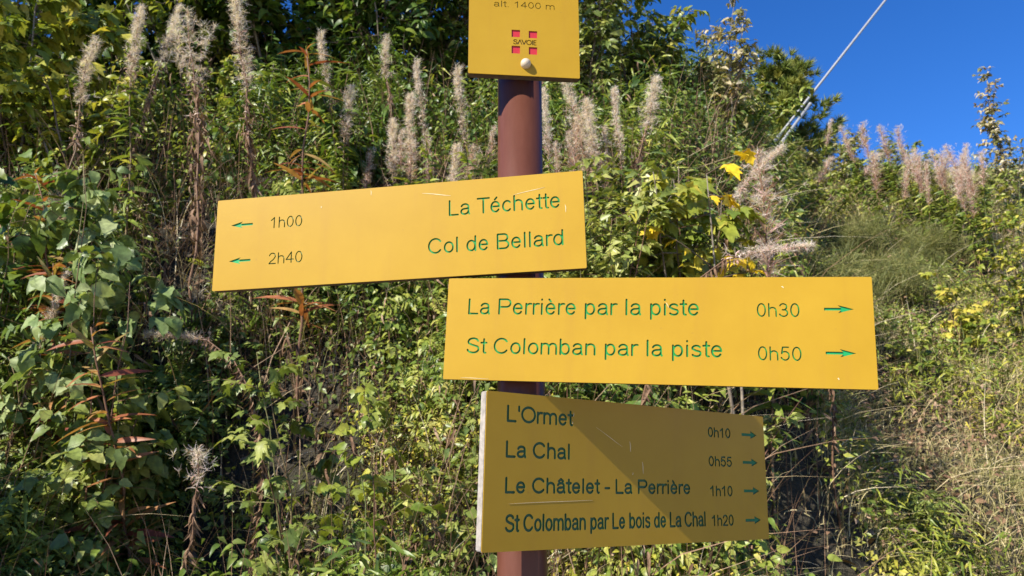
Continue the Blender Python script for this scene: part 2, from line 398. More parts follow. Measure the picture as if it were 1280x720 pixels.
def curve_mesh(loops, depth=0.0):
    """Fill loops (millimetres, even-odd) in the XZ plane facing -Y, with walls of this depth (metres) running to +Y.
    Walls of the first loop get material 0, walls of every other loop material 1."""
    from mathutils.geometry import delaunay_2d_cdt
    V, E = [], []
    for L in loops:
        n0 = len(V); V += [Vector((float(p[0]), float(p[1]))) for p in L]
        E += [(n0 + i, n0 + (i + 1) % len(L)) for i in range(len(L))]
    ov, oe, of, _, _, _ = delaunay_2d_cdt(V, E, [], 0, 1e-5)
    ov = np.array([(v.x, v.y) for v in ov]); of = np.array([f for f in of if len(f) == 3])
    c = ov[of].mean(1); ins = np.zeros(len(c), bool)
    for L in loops:
        A, B = L, np.roll(L, -1, 0)
        for p0, p1 in zip(A, B):
            cr = (p0[1] > c[:, 1]) != (p1[1] > c[:, 1])
            if cr.any():
                xx = p0[0] + (c[cr, 1] - p0[1]) * (p1[0] - p0[0]) / (p1[1] - p0[1]); ins[cr] ^= c[cr, 0] < xx
    of = of[ins]
    d1, d2 = ov[of[:, 1]] - ov[of[:, 0]], ov[of[:, 2]] - ov[of[:, 0]]
    flip = d1[:, 0] * d2[:, 1] - d1[:, 1] * d2[:, 0] < 0; of[flip] = of[flip][:, ::-1]
    mb = MB(); P = np.zeros((len(ov), 3)); P[:, 0] = ov[:, 0] / 1000; P[:, 2] = ov[:, 1] / 1000
    mb.add(P, of)
    if depth:
        for k, L in enumerate(loops):
            n = len(L); Q = np.zeros((2 * n, 3)); Q[:, 0] = np.tile(L[:, 0], 2) / 1000; Q[:, 2] = np.tile(L[:, 1], 2) / 1000; Q[n:, 1] = depth
            i = np.arange(n); j = (i + 1) % n
            mb.add(Q, np.concatenate([np.stack([i, j, n + j], 1), np.stack([i, n + j, n + i], 1)]), .5, 0 if k == 0 else 1)
    return mb.mesh('outline')

def join_box(me_list, name):
    import bmesh
    bm = bmesh.new()
    for me in me_list: bm.from_mesh(me)
    out = bpy.data.meshes.new(name); bm.to_mesh(out); bm.free(); return out

def slab_mesh(w, h, y0, y1, bev=.0012):
    import bmesh
    bm = bmesh.new(); bmesh.ops.create_cube(bm, size=1)
    for v in bm.verts: v.co = (v.co.x * w, y0 + (v.co.y + .5) * (y1 - y0), v.co.z * h)
    bmesh.ops.bevel(bm, geom=bm.edges[:], offset=bev, segments=2, affect='EDGES')
    for f in bm.faces: f.material_index = 2
    me = bpy.data.meshes.new('slab'); bm.to_mesh(me); bm.free(); return me

PX, PY, R, TH = .01137, .9426, .030, .014
def round_rect(w, h, r=1.6):
    P = []
    for cx, cy, a in ((1, 1, 0), (-1, 1, 90), (-1, -1, 180), (1, -1, 270)):
        P += [(cx * (w / 2 - r) + r * math.cos(math.radians(a + t)), cy * (h / 2 - r) + r * math.sin(math.radians(a + t))) for t in (0, 30, 60, 90)]
    return np.array(P)

def sign(parent, spec):
    w, h, yaw, tilt, u0, z = spec['geo']
    o = Vector((PX, PY, CAMZ)) + Vector((math.sin(yaw), -math.cos(yaw), 0)) * (R + TH)
    loc = o + Vector((math.cos(yaw), math.sin(yaw), 0)) * u0 + Vector((0, 0, z))
    mw = Matrix.Translation(loc) @ Matrix.Rotation(yaw, 4, 'Z') @ Matrix.Rotation(-tilt, 4, 'Y')
    loops, floors = [round_rect(w * 1000, h * 1000)], []
    for (s, u, v, wd, cap, hw, mt) in spec['text']:
        loops += text_loops(s, u, v, wd, cap, hw); floors.append(('lettering', text_loops(s, u, v, wd, cap, hw, .02), mt))
    for a in spec.get('arrows', ()):
        L = arrow_loop(*a); loops.append(L); floors.append(('arrow', [L], spec['arrow_mat']))
    for q in spec.get('squares', ()):
        L = np.array([(q[0], q[1]), (q[2], q[1]), (q[2], q[3]), (q[0], q[3])]); loops.append(L); floors.append(('emblem_square', [L], M['red_paint']))
    dep = spec['depth']
    face = curve_mesh(loops, dep)
    me = join_box([face, slab_mesh(w - .0006, h - .0006, dep + .0004, TH)], 'sign_board')
    b = link('sign_board', me, [M['sign'], spec['wall'], spec.get('core', M['core_shaded'])], None, smooth=False)
    b.parent = parent; b.matrix_world = mw if parent is None else parent.matrix_world.inverted() @ mw
    b.matrix_parent_inverse = Matrix.Identity(4); b.matrix_basis = Matrix.Translation(-parent.location) @ mw
    b['label'] = spec['label']
    for name, L, mt in floors:
        f = curve_mesh(L, 0.0)
        f.transform(Matrix.Translation((0, dep + .0002, 0)))
        link(name, f, mt, b, smooth=False)
    for (x0, z0, x1, z1, wd) in spec.get('scratches', ()):
        d = np.array([x1 - x0, z1 - z0]); L = np.linalg.norm(d); n = np.array([-d[1], d[0]]) / L * wd / 2; t = np.linspace(0, 1, 6)
        mid = np.array([x0, z0]) + t[:, None] * d + np.sin(t * 5)[:, None] * n * .8
        ww = np.sin(np.clip(t, .04, .96) * math.pi)[:, None] ** .5
        loop = np.concatenate([mid + n * ww, (mid - n * ww)[::-1]])
        f = curve_mesh([loop], .0002); f.transform(Matrix.Translation((0, -.0003, 0)))
        link('scratch', f, M['scratch'], b, smooth=False)
    return b

def dome(r, h, n=20, k=6, rim=.0):
    V, F = [], []
    prof = [(r, 0), (r, h * .25)] + [(r * math.cos(a), h * .25 + h * .75 * math.sin(a)) for a in np.linspace(.15, math.pi / 2 - .05, k)]
    for rr, yy in prof:
        for j in range(n): V.append((rr * math.cos(j * 2 * math.pi / n), -yy, rr * math.sin(j * 2 * math.pi / n)))
    for i in range(len(prof) - 1):
        for j in range(n):
            q = (j + 1) % n; F += [(i * n + j, i * n + q, (i + 1) * n + q), (i * n + j, (i + 1) * n + q, (i + 1) * n + j)]
    V.append((0, -h, 0)); c = len(V) - 1; b = (len(prof) - 1) * n
    F += [(b + j, b + (j + 1) % n, c) for j in range(n)]
    return V, F

def signpost():
    z0 = float(hgt(PX, 1.2))
    root = tag(empty('trail_signpost', (PX, PY, z0)), 'brown metal trail signpost carrying four yellow engraved direction boards', 'signpost')
    mb = MB(); top = CAMZ + .70
    tube(mb, [(0, 0, -.3), (0, 0, .1), (0, 0, 1.0), (0, 0, top - z0)], R, sides=48)
    post = mb.build('post', M['post'], root)
    me = post.data
    g, dg, bl, ol = M['green'], M['darkgreen'], M['black'], M['olivetext']
    t = sign(root, dict(geo=(.148, .198, .10171, -.0026, .0015, .5824), depth=.0012, wall=M['sign'], arrow_mat=g,
        label='upper square yellow board with altitude, red emblem and round bolt',
        text=[('alt. 1400 m', -40.7, .1, 81.7, 9.6, .55, ol), ('SAVOIE', -14.8, -54.2, 30.0, 7.6, .62, bl)],
        squares=[(-17, -32.8, -5.7, -43.4), (6, -33.2, 17.3, -43.7), (-17, -56.3, -5.7, -67.4), (6, -56.9, 17.2, -67.8)]))
    V, F = dome(.0068, .0085); mb = MB(); mb.add(V, F)
    bo = mb.build('bolt', M['bolt'], t); bo.location = (.0016, -.0003, -.0825)
    sign(root, dict(geo=(.497, .1263, -.1712, .01916, -.1610, .2775), depth=.0013, wall=g, arrow_mat=M['arrow_green'],
        label='tilted yellow board pointing left to La Téchette and Col de Bellard',
        text=[('La Téchette', 75.5, 16.4, 142.6, 21.4, 1.16, g), ('Col de Bellard', 48.1, -32.4, 171.2, 20.9, 1.16, g),
              ('1h00', -169.5, 18.0, 45.0, 15.6, .75, ol), ('2h40', -169.8, -31.5, 46.8, 15.7, .75, ol)],
        arrows=[(-195.4, -226.8, 26.2, 1.55, 4.6, 17, 3.2), (-195.9, -226.9, -23.7, 1.55, 4.6, 17, 3.2)],
        scratches=[(-30, 60, -29, 53, .8), (40, 50, 78, 44, .8), (-99, 43, -98, 41, 1.5), (160, 38, 200, 45, .6), (225, 20, 226, 10, .8)]))
    sign(root, dict(geo=(.4947, .1265, -.1970, -.0444, .1606, .1397), depth=.0013, wall=g, arrow_mat=M['arrow_green'],
        label='long yellow board pointing right to La Perrière and St Colomban par la piste',
        text=[('La Perrière par la piste', -220.1, 17.3, 277.4, 20.4, 1.16, g), ('St Colomban par la piste', -219.4, -31.2, 302.0, 20.0, 1.16, g),
              ('0h30', 122.6, 16.6, 45.8, 16.2, .8, g), ('0h50', 122.6, -33.4, 46.2, 16.2, .8, g)],
        arrows=[(195.3, 226.8, 26.0, 1.55, 4.6, 17, 3.2), (195.0, 226.8, -23.8, 1.55, 4.6, 17, 3.2)],
        scratches=[(20, 33, 24, 27, .7), (206, -52, 208, -53, 1.4), (-225, -61, -190, -61.5, .5), (150, 52, 153, 51, 1.2)]))
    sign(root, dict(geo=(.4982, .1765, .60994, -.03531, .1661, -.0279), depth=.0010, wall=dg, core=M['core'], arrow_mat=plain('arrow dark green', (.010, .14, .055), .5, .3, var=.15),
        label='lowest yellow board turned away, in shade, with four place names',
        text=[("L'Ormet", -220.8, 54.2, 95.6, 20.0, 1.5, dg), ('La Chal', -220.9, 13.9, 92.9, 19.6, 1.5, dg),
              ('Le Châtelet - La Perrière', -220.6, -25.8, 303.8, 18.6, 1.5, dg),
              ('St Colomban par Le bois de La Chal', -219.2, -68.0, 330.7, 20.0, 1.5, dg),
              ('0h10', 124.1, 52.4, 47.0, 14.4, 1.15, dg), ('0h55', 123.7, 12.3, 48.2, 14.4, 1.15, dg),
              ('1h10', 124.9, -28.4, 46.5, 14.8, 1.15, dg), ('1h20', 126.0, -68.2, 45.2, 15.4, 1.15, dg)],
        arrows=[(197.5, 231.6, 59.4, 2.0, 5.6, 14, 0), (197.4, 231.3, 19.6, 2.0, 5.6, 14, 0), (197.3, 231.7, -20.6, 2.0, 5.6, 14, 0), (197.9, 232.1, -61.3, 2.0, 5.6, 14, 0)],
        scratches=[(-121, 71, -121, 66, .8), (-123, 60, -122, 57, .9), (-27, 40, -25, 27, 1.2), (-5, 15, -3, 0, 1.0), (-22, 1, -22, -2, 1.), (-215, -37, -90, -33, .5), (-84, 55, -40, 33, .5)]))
    return root
signpost()

# ------------------------------------------------------------------ leaf templates (length 1 along +Y)
def T_ovate(wid=.30, rows=(.12, .32, .58, .82), fold=.10, droop=.22, ser=0.0):
    V = [(0, 0, 0)]; 
    for i, t in enumerate(rows):
        w = wid * math.sin(math.pi * t ** .72) ** .9 * (1 + (ser if i % 2 else -ser)); z = -droop * t * t
        V += [(-w, t, z + fold * w / wid), (0, t, z), (w, t, z + fold * w / wid)]
    V.append((0, 1, -droop)); n = len(rows); F = [(0, 2, 1), (0, 3, 2)]
    for i in range(n - 1):
        a = 1 + 3 * i; b = a + 3
        F += [(a, a + 1, b + 1), (a, b + 1, b), (a + 1, a + 2, b + 2), (a + 1, b + 2, b + 1)]
    a = 1 + 3 * (n - 1); e = len(V) - 1; F += [(a, a + 1, e), (a + 1, a + 2, e)]
    return np.array(V), np.array(F)
def T_lobed(k=1.0):
    h = [(.10, -.07, .02), (.36, -.04, -.08), (.27, .17, .02), (.56, .40, -.12), (.44, .45, -.03), (.27, .52, .03), (.33, .70, -.05), (.19, .72, -.02), (0, 1, -.16)]
    o = [(0, 0, 0)] + h + [(-x, y, z) for x, y, z in h[-2::-1]]
    V = np.array([(0, .34, .04)] + o); n = len(o)
    V[:, 0] *= k
    return V, np.array([(0, 1 + i, 1 + (i + 1) % n) for i in range(n)])
def T_lance(wid=.075, droop=.35, fold=.02):
    return T_ovate(wid, (.10, .28, .5, .72, .9), fold, droop)
def T_small(wid=.30):
    return np.array([(0, 0, 0), (-wid, .42, .07), (0, .5, -.05), (wid, .42, .07), (0, 1, -.18)]), np.array([(0, 2, 1), (0, 3, 2), (1, 2, 4), (2, 3, 4)])
def T_fern(k=9):
    V, F = [(-.008, 0, 0), (.008, 0, 0), (0, 1, -.25)], [(0, 1, 2)]
    for i in range(k):
        t = .12 + .82 * i / k; ln = .26 * math.sin(math.pi * (.18 + .78 * t)) + .04; z = -.25 * t * t
        for sd in (-1, 1):
            n = len(V); V += [(0, t, z), (sd * ln * .5, t + .02, z + .03), (sd * ln, t + .11, z - .03), (sd * ln * .5, t + .09, z + .01)]
            F += [(n, n + 1, n + 3), (n + 1, n + 2, n + 3)]
    return np.array(V, float), np.array(F)
FE = T_fern()
OV, OVS, LO, LA, SM = T_ovate(), T_ovate(.34, (.1, .22, .36, .5, .64, .78, .9), .09, .28, .10), T_lobed(), T_lance(), T_small()
LAD = T_lance(.09, .9, .04)

def variants(tpl, k=4):
    r = np.random.default_rng(3); out = []
    for i in range(k):
        V = tpl[0].copy(); V[:, 2] += r.normal(0, .07) * V[:, 0] * 3 + r.normal(-.12, .22) * V[:, 1] ** 2 + r.normal(0, .022, len(V)) + r.normal(0, .12) * V[:, 0] * V[:, 1] * 3
        V[:, 0] += r.normal(0, .10) * V[:, 1] ** 2; V[1:, :2] *= 1 + r.normal(0, .03, (len(V) - 1, 2)); out.append((V, tpl[1]))
    return out
def rnd(n, s=1.0): return rng.normal(0, s, (n, 3))

def blades(mb, base, ln, wd, lean, tint, m=0, segs=4):
    """Grass blades: lean is the horizontal vector the tip bends to."""
    n = len(base); t = np.linspace(0, 1, segs + 1)
    side = unit(np.cross(np.concatenate([lean[:, :2], np.full((n, 1), .3)], 1), rnd(n)))
    up = np.array([0, 0, 1.])
    L = np.linalg.norm(lean, axis=1)[:, None, None]
    P = base[:, None] + ln[:, None, None] * (t[None, :, None] * up * (1 - .45 * np.clip(L, 0, 1.6) * t[None, :, None]) + lean[:, None] * (t[None, :, None] ** 2))
    w = wd[:, None, None] * (1 - t[None, :, None] ** 1.6) * .5
    V = np.empty((n, 2 * segs + 1, 3)); V[:, 0:2 * segs:2] = (P - side[:, None] * w)[:, :-1]; V[:, 1:2 * segs:2] = (P + side[:, None] * w)[:, :-1]; V[:, -1] = P[:, -1]
    F = []
    for i in range(segs - 1): F += [(2 * i, 2 * i + 1, 2 * i + 3), (2 * i, 2 * i + 3, 2 * i + 2)]
    F.append((2 * segs - 2, 2 * segs - 1, 2 * segs)); F = np.array(F)
    mb.add(V.reshape(-1, 3), (F[None] + (np.arange(n) * (2 * segs + 1))[:, None, None]).reshape(-1, 3), np.repeat(tint, 2 * segs + 1), m)

def spots(n, y0, y1, u0=-.85, u1=.85, p=1.0):
    """Spots on the slope, denser near the camera, thinning with distance like the eye's need for detail."""
    q = rng.random(n); y = y0 * (y1 / y0) ** q if p == 1 else (y0 ** (1 - p) + q * (y1 ** (1 - p) - y0 ** (1 - p))) ** (1 / (1 - p))
    x = (u0 + rng.random(n) * (u1 - u0)) * y
    hole = np.maximum(np.exp(-((x + 1.05) / .5) ** 2 - ((y - 2.7) / .4) ** 2), 1.4 * np.exp(-((x - 1.08) / .33) ** 2 - ((y - 2.85) / .5) ** 2))
    ok = rng.random(n) > .85 * (hole > .25) * hole ** .5                   # little grows in the shaded hollows
    return np.stack([x, y, hgt(x, y)], 1)[ok]
def pn(p, s, ph=0.0):      # patchiness 0..1
    x, y = p[:, 0] * s, p[:, 1] * s
    return .5 + .25 * (np.sin(1.7 * x + 2.3 * y + ph) + np.sin(3.1 * x - 1.9 * y + 2.1 * ph) * .7 + np.sin(.9 * y - 4.1 * x + ph * .3) * .5) / 1.1

# ------------------------------------------------------------------ ground cover
def ground_cover():
    u = lambda p: p[:, 0] / p[:, 1]
    # grass over the right slope and the foot of the bank
    mb = MB()
    p = np.concatenate([spots(60000, 2.3, 10.5, .12, .85), spots(20000, 1.95, 3.0, -.75, .6)])
    n = len(p); ln = (.06 + .15 * rng.random(n) ** 1.5) * (.6 + .9 * pn(p, 1.3)); wd = .002 + .0025 * rng.random(n) + .0005 * p[:, 1]
    lean = np.concatenate([rng.normal(0, .6, (n, 2)) + np.array([.08, -.2]), np.zeros((n, 1))], 1)
    tint = np.clip(.16 + .22 * (p[:, 0] > .3 * p[:, 1]) + .50 * pn(p, .8, 1.) + .25 * (pn(p, 4.1, 2.) - .5) + rng.normal(0, .22, n), 0, 1)
    blades(mb, p, ln, wd, lean, tint)
    tag(mb.build('slope_grass', M['grass']), 'short green and straw coloured grass covering the slope and bank foot', 'grass', kind='stuff')
    # tall dry stalks
    mb = MB()
    p = np.concatenate([spots(1000, 2.4, 8, .15, .85), spots(3600, 1.95, 4.0, -.85, .45)]); n = len(p)
    lean = np.concatenate([rng.normal(0, .45, (n, 2)) + np.array([.15, -.25]), np.zeros((n, 1))], 1)
    blades(mb, p, .20 + .45 * rng.random(n) ** 1.5, .002 + .0007 * p[:, 1], lean, rng.random(n), segs=6)
    tag(mb.build('dry_grass', M['straw']), 'thin pale dry grass stalks arching out of the green slope', 'dry grass', kind='stuff')
    # leafy herbs: three kinds of leaf growing mixed in patches
    def herb(name, tpl, mt, pts, per, hmax, size, tmean, label, stems=True, droop=-.15, wide=.16):
        mb, sb = MB(), None
        n = len(pts); k = per
        base = np.repeat(pts, k, 0); H = np.repeat(hmax * (.35 + .55 * rng.random(n) + .75 * pn(pts, 2.6, 4.)), k); f = rng.random(n * k) ** .7
        az = rng.random(n * k) * 2 * math.pi; rad = wide * (.3 + .7 * rng.random(n * k)) * (.4 + .8 * f)
        out = np.stack([np.cos(az), np.sin(az), np.zeros(n * k)], 1)
        pos = base + out * rad[:, None] * .55 + np.array([0, 0, 1.]) * (f * H)[:, None] + np.repeat(rnd(n, .03), k, 0)
        d = out + np.array([0, -.25, droop]) + rnd(n * k, .35)
        nr = np.array([-.25, -.45, .9]) + rnd(n * k, .38)
        sc = size * (.55 + .8 * rng.random(n * k))
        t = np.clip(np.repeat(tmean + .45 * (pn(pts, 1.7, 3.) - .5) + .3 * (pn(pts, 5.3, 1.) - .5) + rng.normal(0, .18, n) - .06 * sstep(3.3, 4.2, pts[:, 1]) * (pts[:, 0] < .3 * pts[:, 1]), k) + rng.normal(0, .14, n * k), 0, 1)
        for j, tv in enumerate(variants(tpl)):
            q = slice(j, n * k, 4); inst(mb, tv, pos[q], d[q], nr[q], sc[q], t[q])
        o = mb.build(name, mt); tag(o, label, 'undergrowth', kind='stuff')
        return o
    L = spots(6000, 1.95, 7.5, -1.05, .40)
    L = L[pn(L, 2.3, 5.) > .50 * (L[:, 1] < 3.8)]                   # bare hollows between the clumps
    s = pn(L, .9)
    herb('leafy_undergrowth', OV, M['fresh'], L[s < .52], 30, .42, .033, .34, 'mixed low leafy herbs filling the steep bank behind the signpost')
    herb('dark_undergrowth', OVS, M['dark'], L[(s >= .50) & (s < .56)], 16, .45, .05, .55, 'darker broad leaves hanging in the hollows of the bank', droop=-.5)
    herb('willowherb_undergrowth', LA, M['fresh'], L[s >= .56], 28, .60, .075, .30, 'narrow green willowherb leaves massed across the bank', droop=-.05, wide=.12)
    Fp = spots(1500, 1.95, 3.6, -.85, .10); Fp = Fp[pn(Fp, 1.6, 2.) > .45]
    herb('feathery_undergrowth', FE, M['fresh'], Fp, 16, .34, .13, .30, 'feathery finely divided leaves low on the left of the bank', droop=.1, wide=.14)
    D = spots(420, 1.95, 5.0, -.85, .40)
    herb('withered_undergrowth', LAD, M['dried'], D, 16, .50, .048, .45, 'withered brown leaves hanging among the green herbs of the bank', droop=-.9, wide=.10)
    B = np.concatenate([spots(2600, 1.95, 3.0, -.8, .55), spots(2200, 1.95, 2.45, -.45, .55)]); B = B[pn(B, 2.0, 1.) > .32]
    herb('fine_undergrowth', SM, M['yellowgreen'], B, 34, .24, .021, .58, 'small sunlit yellow green leaves along the foot of the bank', wide=.15)
    B = spots(900, 2.0, 3.6, -.8, .35)
    herb('small_undergrowth', SM, M['light'], B, 30, .40, .030, .35, 'small pale green leaves mixed through the lower bank', wide=.14)
    Rr = spots(3000, 2.5, 9.6, .28, .85); k = pn(Rr, .7, 2.)
    herb('slope_herbs', SM, M['fresh'], Rr[k > .50], 22, .18, .029, .46, 'low leafy herbs scattered among the slope grass', wide=.2)
    herb('slope_shoots', LA, M['yellowgreen'], Rr[(k > .3) & (k < .5)], 18, .30, .05, .30, 'yellow green shoots of weeds scattered on the slope', wide=.1)
    D = spots(700, 2.8, 9.6, .28, .85)
    herb('withered_slope_herbs', SM, M['dried'], D, 16, .24, .024, .55, 'withered grey brown herbs scattered on the slope', wide=.14)
    mb = MB(); p = spots(9000, 1.95, 6.0, -.85, .6); n = len(p)
    inst(mb, OV, p + [0, 0, .02], rnd(n) * [1, 1, .4], rnd(n, .5) + [0, -.3, .9], .03 + .04 * rng.random(n), np.clip(rng.normal(.55, .3, n), 0, 1))
    tag(mb.build('leaf_litter', M['dried']), 'dead brown leaves lying on the soil of the bank', 'leaf litter', kind='stuff')
    # thin stems and dead stalks standing in the bank
    mb = MB(); p = spots(5000, 1.95, 4.4, -.85, .40); n = len(p)
    lean = np.concatenate([rng.normal(0, .28, (n, 2)) + np.array([.05, -.18]), np.zeros((n, 1))], 1)
    blades(mb, p, .35 + .55 * rng.random(n), .0035 + .003 * rng.random(n), lean, np.clip(rng.normal(.45, .3, n), 0, 1), segs=5)
    tag(mb.build('dead_stalks', M['dried']), 'brown dead stalks tangled under the green leaves of the bank', 'dead stalks', kind='stuff')
ground_cover()

# ------------------------------------------------------------------ shrubs and trees
def shrub(name, label, cat, base, height, spread, tpl, mt, leaf, stems, twigs, per, tmean=.5, tvar=.2, lean=(0, 0), droop=-.25, group=None,
          bark='bark', start=.25, sun=.4, rstem=.010, upright=.55, wide=1.0):
    base = np.asarray(base, float)
    root = tag(empty(name, base), label, cat, group)
    wood, lf = MB(), MB(); P, D, S = [], [], []
    for s in range(stems):
        a = rng.random() * 2 * math.pi; r = spread * math.sqrt(rng.random()); hh = height * (1 - .42 * (r / max(spread, 1e-6)) ** 2 * rng.random()) * (.72 + .28 * rng.random() if s else 1)
        tip = np.array([math.cos(a) * r + lean[0], math.sin(a) * r + lean[1], hh]); t = np.linspace(0, 1, 9)[:, None]
        path = np.array([math.cos(a), math.sin(a), 0]) * .05 * spread + tip * np.concatenate([t ** (1 + upright), t ** (1 + upright), t], 1) + np.cumsum(rnd(9, .012 * height), 0) * t
        tube(wood, path, rstem * (1.05 - .85 * t[:, 0]), rng.random(), 5)
        for w in range(twigs):
            q = start + (1 - start) * rng.random() ** .8; i = min(7, int(q * 8)); b = path[i] + (path[i + 1] - path[i]) * (q * 8 - i)
            az = rng.random() * 2 * math.pi; ln = height * (.10 + .16 * rng.random()) * (1.25 - .7 * q) * wide
            d = unit(np.array([math.cos(az), math.sin(az), .35 + .3 * rng.normal()]))
            tt = np.linspace(0, 1, 5)[:, None]; tp = b + d * ln * tt + np.array([0, 0, -.12 * ln]) * tt ** 2 + rnd(5, .01) * tt
            tube(wood, tp, rstem * .32 * (1.1 - .8 * tt[:, 0]), rng.random(), 4)
            f = np.sort(rng.random(per)) * .85 + .15; j = np.minimum(3, (f * 4).astype(int)); c = tp[j] + (tp[j + 1] - tp[j]) * (f * 4 - j)[:, None]
            sd = np.where(np.arange(per) % 2 == 0, 1, -1)[:, None] * unit(np.cross(d, [0, 0, 1.]))
            P.append(c); D.append(sd * .9 + d * .7 + np.array([0, 0, droop]) + rnd(per, .32)); S.append(np.full(per, rng.normal(0, tvar * .6)))
    P, D, S = np.concatenate(P), np.concatenate(D), np.concatenate(S); n = len(P)
    N = np.array([-.45 * sun, -.8 * sun, .75]) + rnd(n, .34)
    size, tint = leaf * (.5 + .8 * rng.random(n)), np.clip(tmean + S + rng.normal(0, tvar, n), 0, 1)
    for j, tv in enumerate(variants(tpl)):
        q = slice(j, n, 4); inst(lf, tv, P[q], D[q], N[q], size[q], tint[q])
    wood.build('branches', M[bark], root); lf.build('foliage', M[mt] if isinstance(mt, str) else mt, root)
    return root

def at_ground(px, py, y):
    p = at(px, py, y); return p, np.array([p[0], p[1], float(hgt(p[0], p[1])) - .03])

def big_shrubs():
    def S(px, py, y, *a, **k):
        H = k.pop('H', None); k.setdefault('name', 'bush')
        if H: t_, g_ = find(px, py, H, 1.9 if y is None else y); tip, b = t_, np.array([t_[0], t_[1], g_ - .03])
        else: tip, b = at_ground(px, py, y); tip[2] = max(tip[2], b[2] + .45)
        nm, lab, cat = k.pop('name'), k.pop('label'), k.pop('cat', 'bush')
        return shrub(nm, lab, cat, b, tip[2] - b[2], *a, **k)
    # back row, closing the view upwards on the left
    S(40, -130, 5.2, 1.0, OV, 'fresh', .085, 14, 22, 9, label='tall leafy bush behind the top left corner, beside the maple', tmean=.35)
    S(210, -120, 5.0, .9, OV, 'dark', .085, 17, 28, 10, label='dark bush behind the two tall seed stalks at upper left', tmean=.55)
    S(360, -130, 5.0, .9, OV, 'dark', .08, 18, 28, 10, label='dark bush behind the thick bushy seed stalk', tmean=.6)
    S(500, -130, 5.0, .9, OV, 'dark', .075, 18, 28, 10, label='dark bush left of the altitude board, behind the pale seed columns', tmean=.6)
    S(620, -120, 5.2, .7, OV, 'fresh', .06, 13, 22, 10, label='green bush directly behind the altitude board', tmean=.35)
    S(725, -90, 4.8, .55, OV, 'light', .055, 14, 24, 10, label='tall light green bush right of the altitude board', tmean=.35, tvar=.25)
    S(790, -20, 5.2, .45, OV, 'fresh', .055, 11, 22, 10, label='rounded bush edge against the blue sky, right of the light green bush', tmean=.45)
    # young maple at the top left corner
    S(60, -60, 3.9, .6, LO, 'yellowgreen', .085, 10, 20, 9, name='maple_bush', label='yellow green maple with lobed leaves in the top left corner', tmean=.35, droop=-.5)
    S(250, -60, 4.7, .5, OV, 'yellowgreen', .07, 7, 16, 8, label='yellow green bush between the tall seed stalks at the top', tmean=.25, droop=-.4)
    # bush added at the left edge so its gappy crown dapples the hollow
    shrub('bush', 'dark leafy bush added at the left edge to throw dappled shade into the hollow', 'bush', (-2.10, 2.0, float(hgt(-2.1, 2.0)) - .03), 1.95, .40, OVS, 'dark', .050, 12, 16, 9, tmean=.55, bark='stem', rstem=.006)
    # pale bramble canes
    S(130, 185, 2.75, .22, OVS, 'pale', .070, 7, 11, 8, name='raspberry_bush', label='pale green raspberry bush with drooping leaves left of the upper arrow board', cat='raspberry bush', tmean=.5, droop=-.75, bark='stem', rstem=.005)
    S(150, 320, 2.6, .20, OVS, 'light', .056, 7, 11, 8, name='raspberry_bush', label='bright green raspberry bush below the pale one, near the upper arrow board', cat='raspberry bush', tmean=.35, droop=-.6, bark='stem', rstem=.005)
    S(40, 140, 3.0, .25, OVS, 'dark', .07, 6, 10, 8, name='raspberry_bush', label='dark green bramble at the left edge below the maple', cat='bramble', tmean=.8, droop=-.6, bark='stem', rstem=.005)
    S(400, 370, 2.6, .35, LO, 'light', .048, 6, 8, 6, name='bramble', label='green bramble showing under the upper arrow board', cat='bramble', tmean=.30, droop=-.5, bark='stem', rstem=.005)
    S(480, 420, 2.35, .16, OVS, 'yellowgreen', .042, 4, 8, 6, name='bramble', label='light green bramble left of the right pointing board', cat='bramble', tmean=.30, droop=-.4, bark='stem', rstem=.004)
    S(600, 470, 2.4, .30, SM, 'light', .05, 7, 10, 7, label='light green leafy plant behind the left edge of the lowest board', cat='leafy plant', tmean=.5, bark='stem', rstem=.004)
    # leafy climber mass right of the post
    S(745, 190, None, .34, SM, 'light', .040, 22, 22, 10, H=1.2, name='hop_thicket', label='light green leafy thicket between the post and the arched seed stalk', cat='thicket', tmean=.55, tvar=.25, bark='stem', rstem=.005)
    S(840, 245, None, .26, SM, 'light', .040, 16, 18, 9, H=1.05, name='hop_thicket', label='thicket of small pale leaves above the 0h30 of the right pointing board', cat='thicket', tmean=.35, bark='stem', rstem=.005)
    # young maple with yellow leaves
    S(835, 172, None, .30, LO, 'yellowgreen', .085, 9, 10, 6, name='maple_bush', H=1.25, label='young maple with broad lobed green leaves right of the post', cat='maple', tmean=.42, droop=-.5)
    S(897, 156, 2.8, .08, LO, 'yellow', .058, 3, 6, 4, name='maple_shoot', label='maple shoot with bright yellow leaves against the slope', cat='maple', tmean=.5, droop=-.5, start=.7)
    # willow saplings against the sky
    S(893, -45, 4.9, .16, OV, 'olive', .042, 5, 26, 9, name='willow_sapling', label='thin olive leaved sapling against the blue sky left of the pine', cat='sapling', tmean=.35, tvar=.3, start=.3, rstem=.007, upright=.1, wide=.7)
    S(1235, 82, 7.2, .10, OV, 'olive', .042, 3, 46, 9, name='willow_sapling', label='thin sapling with pale curled leaves alone on the right skyline', cat='sapling', tmean=.45, tvar=.3, start=.15, rstem=.008, upright=.0, wide=.62)
    S(1278, 165, 7.6, .12, OV, 'olive', .065, 2, 14, 6, name='willow_sapling', label='small sapling cut by the right edge beside the taller sapling', cat='sapling', tmean=.4, tvar=.3, start=.2, rstem=.008, upright=.0)
    S(330, 60, 4.3, .45, OV, 'fresh', .05, 10, 16, 8, label='green bush with sunlit leaves behind the slender seed stalk', tmean=.5)
    S(120, 90, 3.8, .45, OV, 'yellowgreen', .05, 10, 16, 8, label='yellow green bush behind the leftmost tall seed stalks', tmean=.35)
    S(450, 120, 4.0, .4, OV, 'dark', .05, 10, 16, 8, label='dark bush behind the red leaved fireweed', tmean=.6)
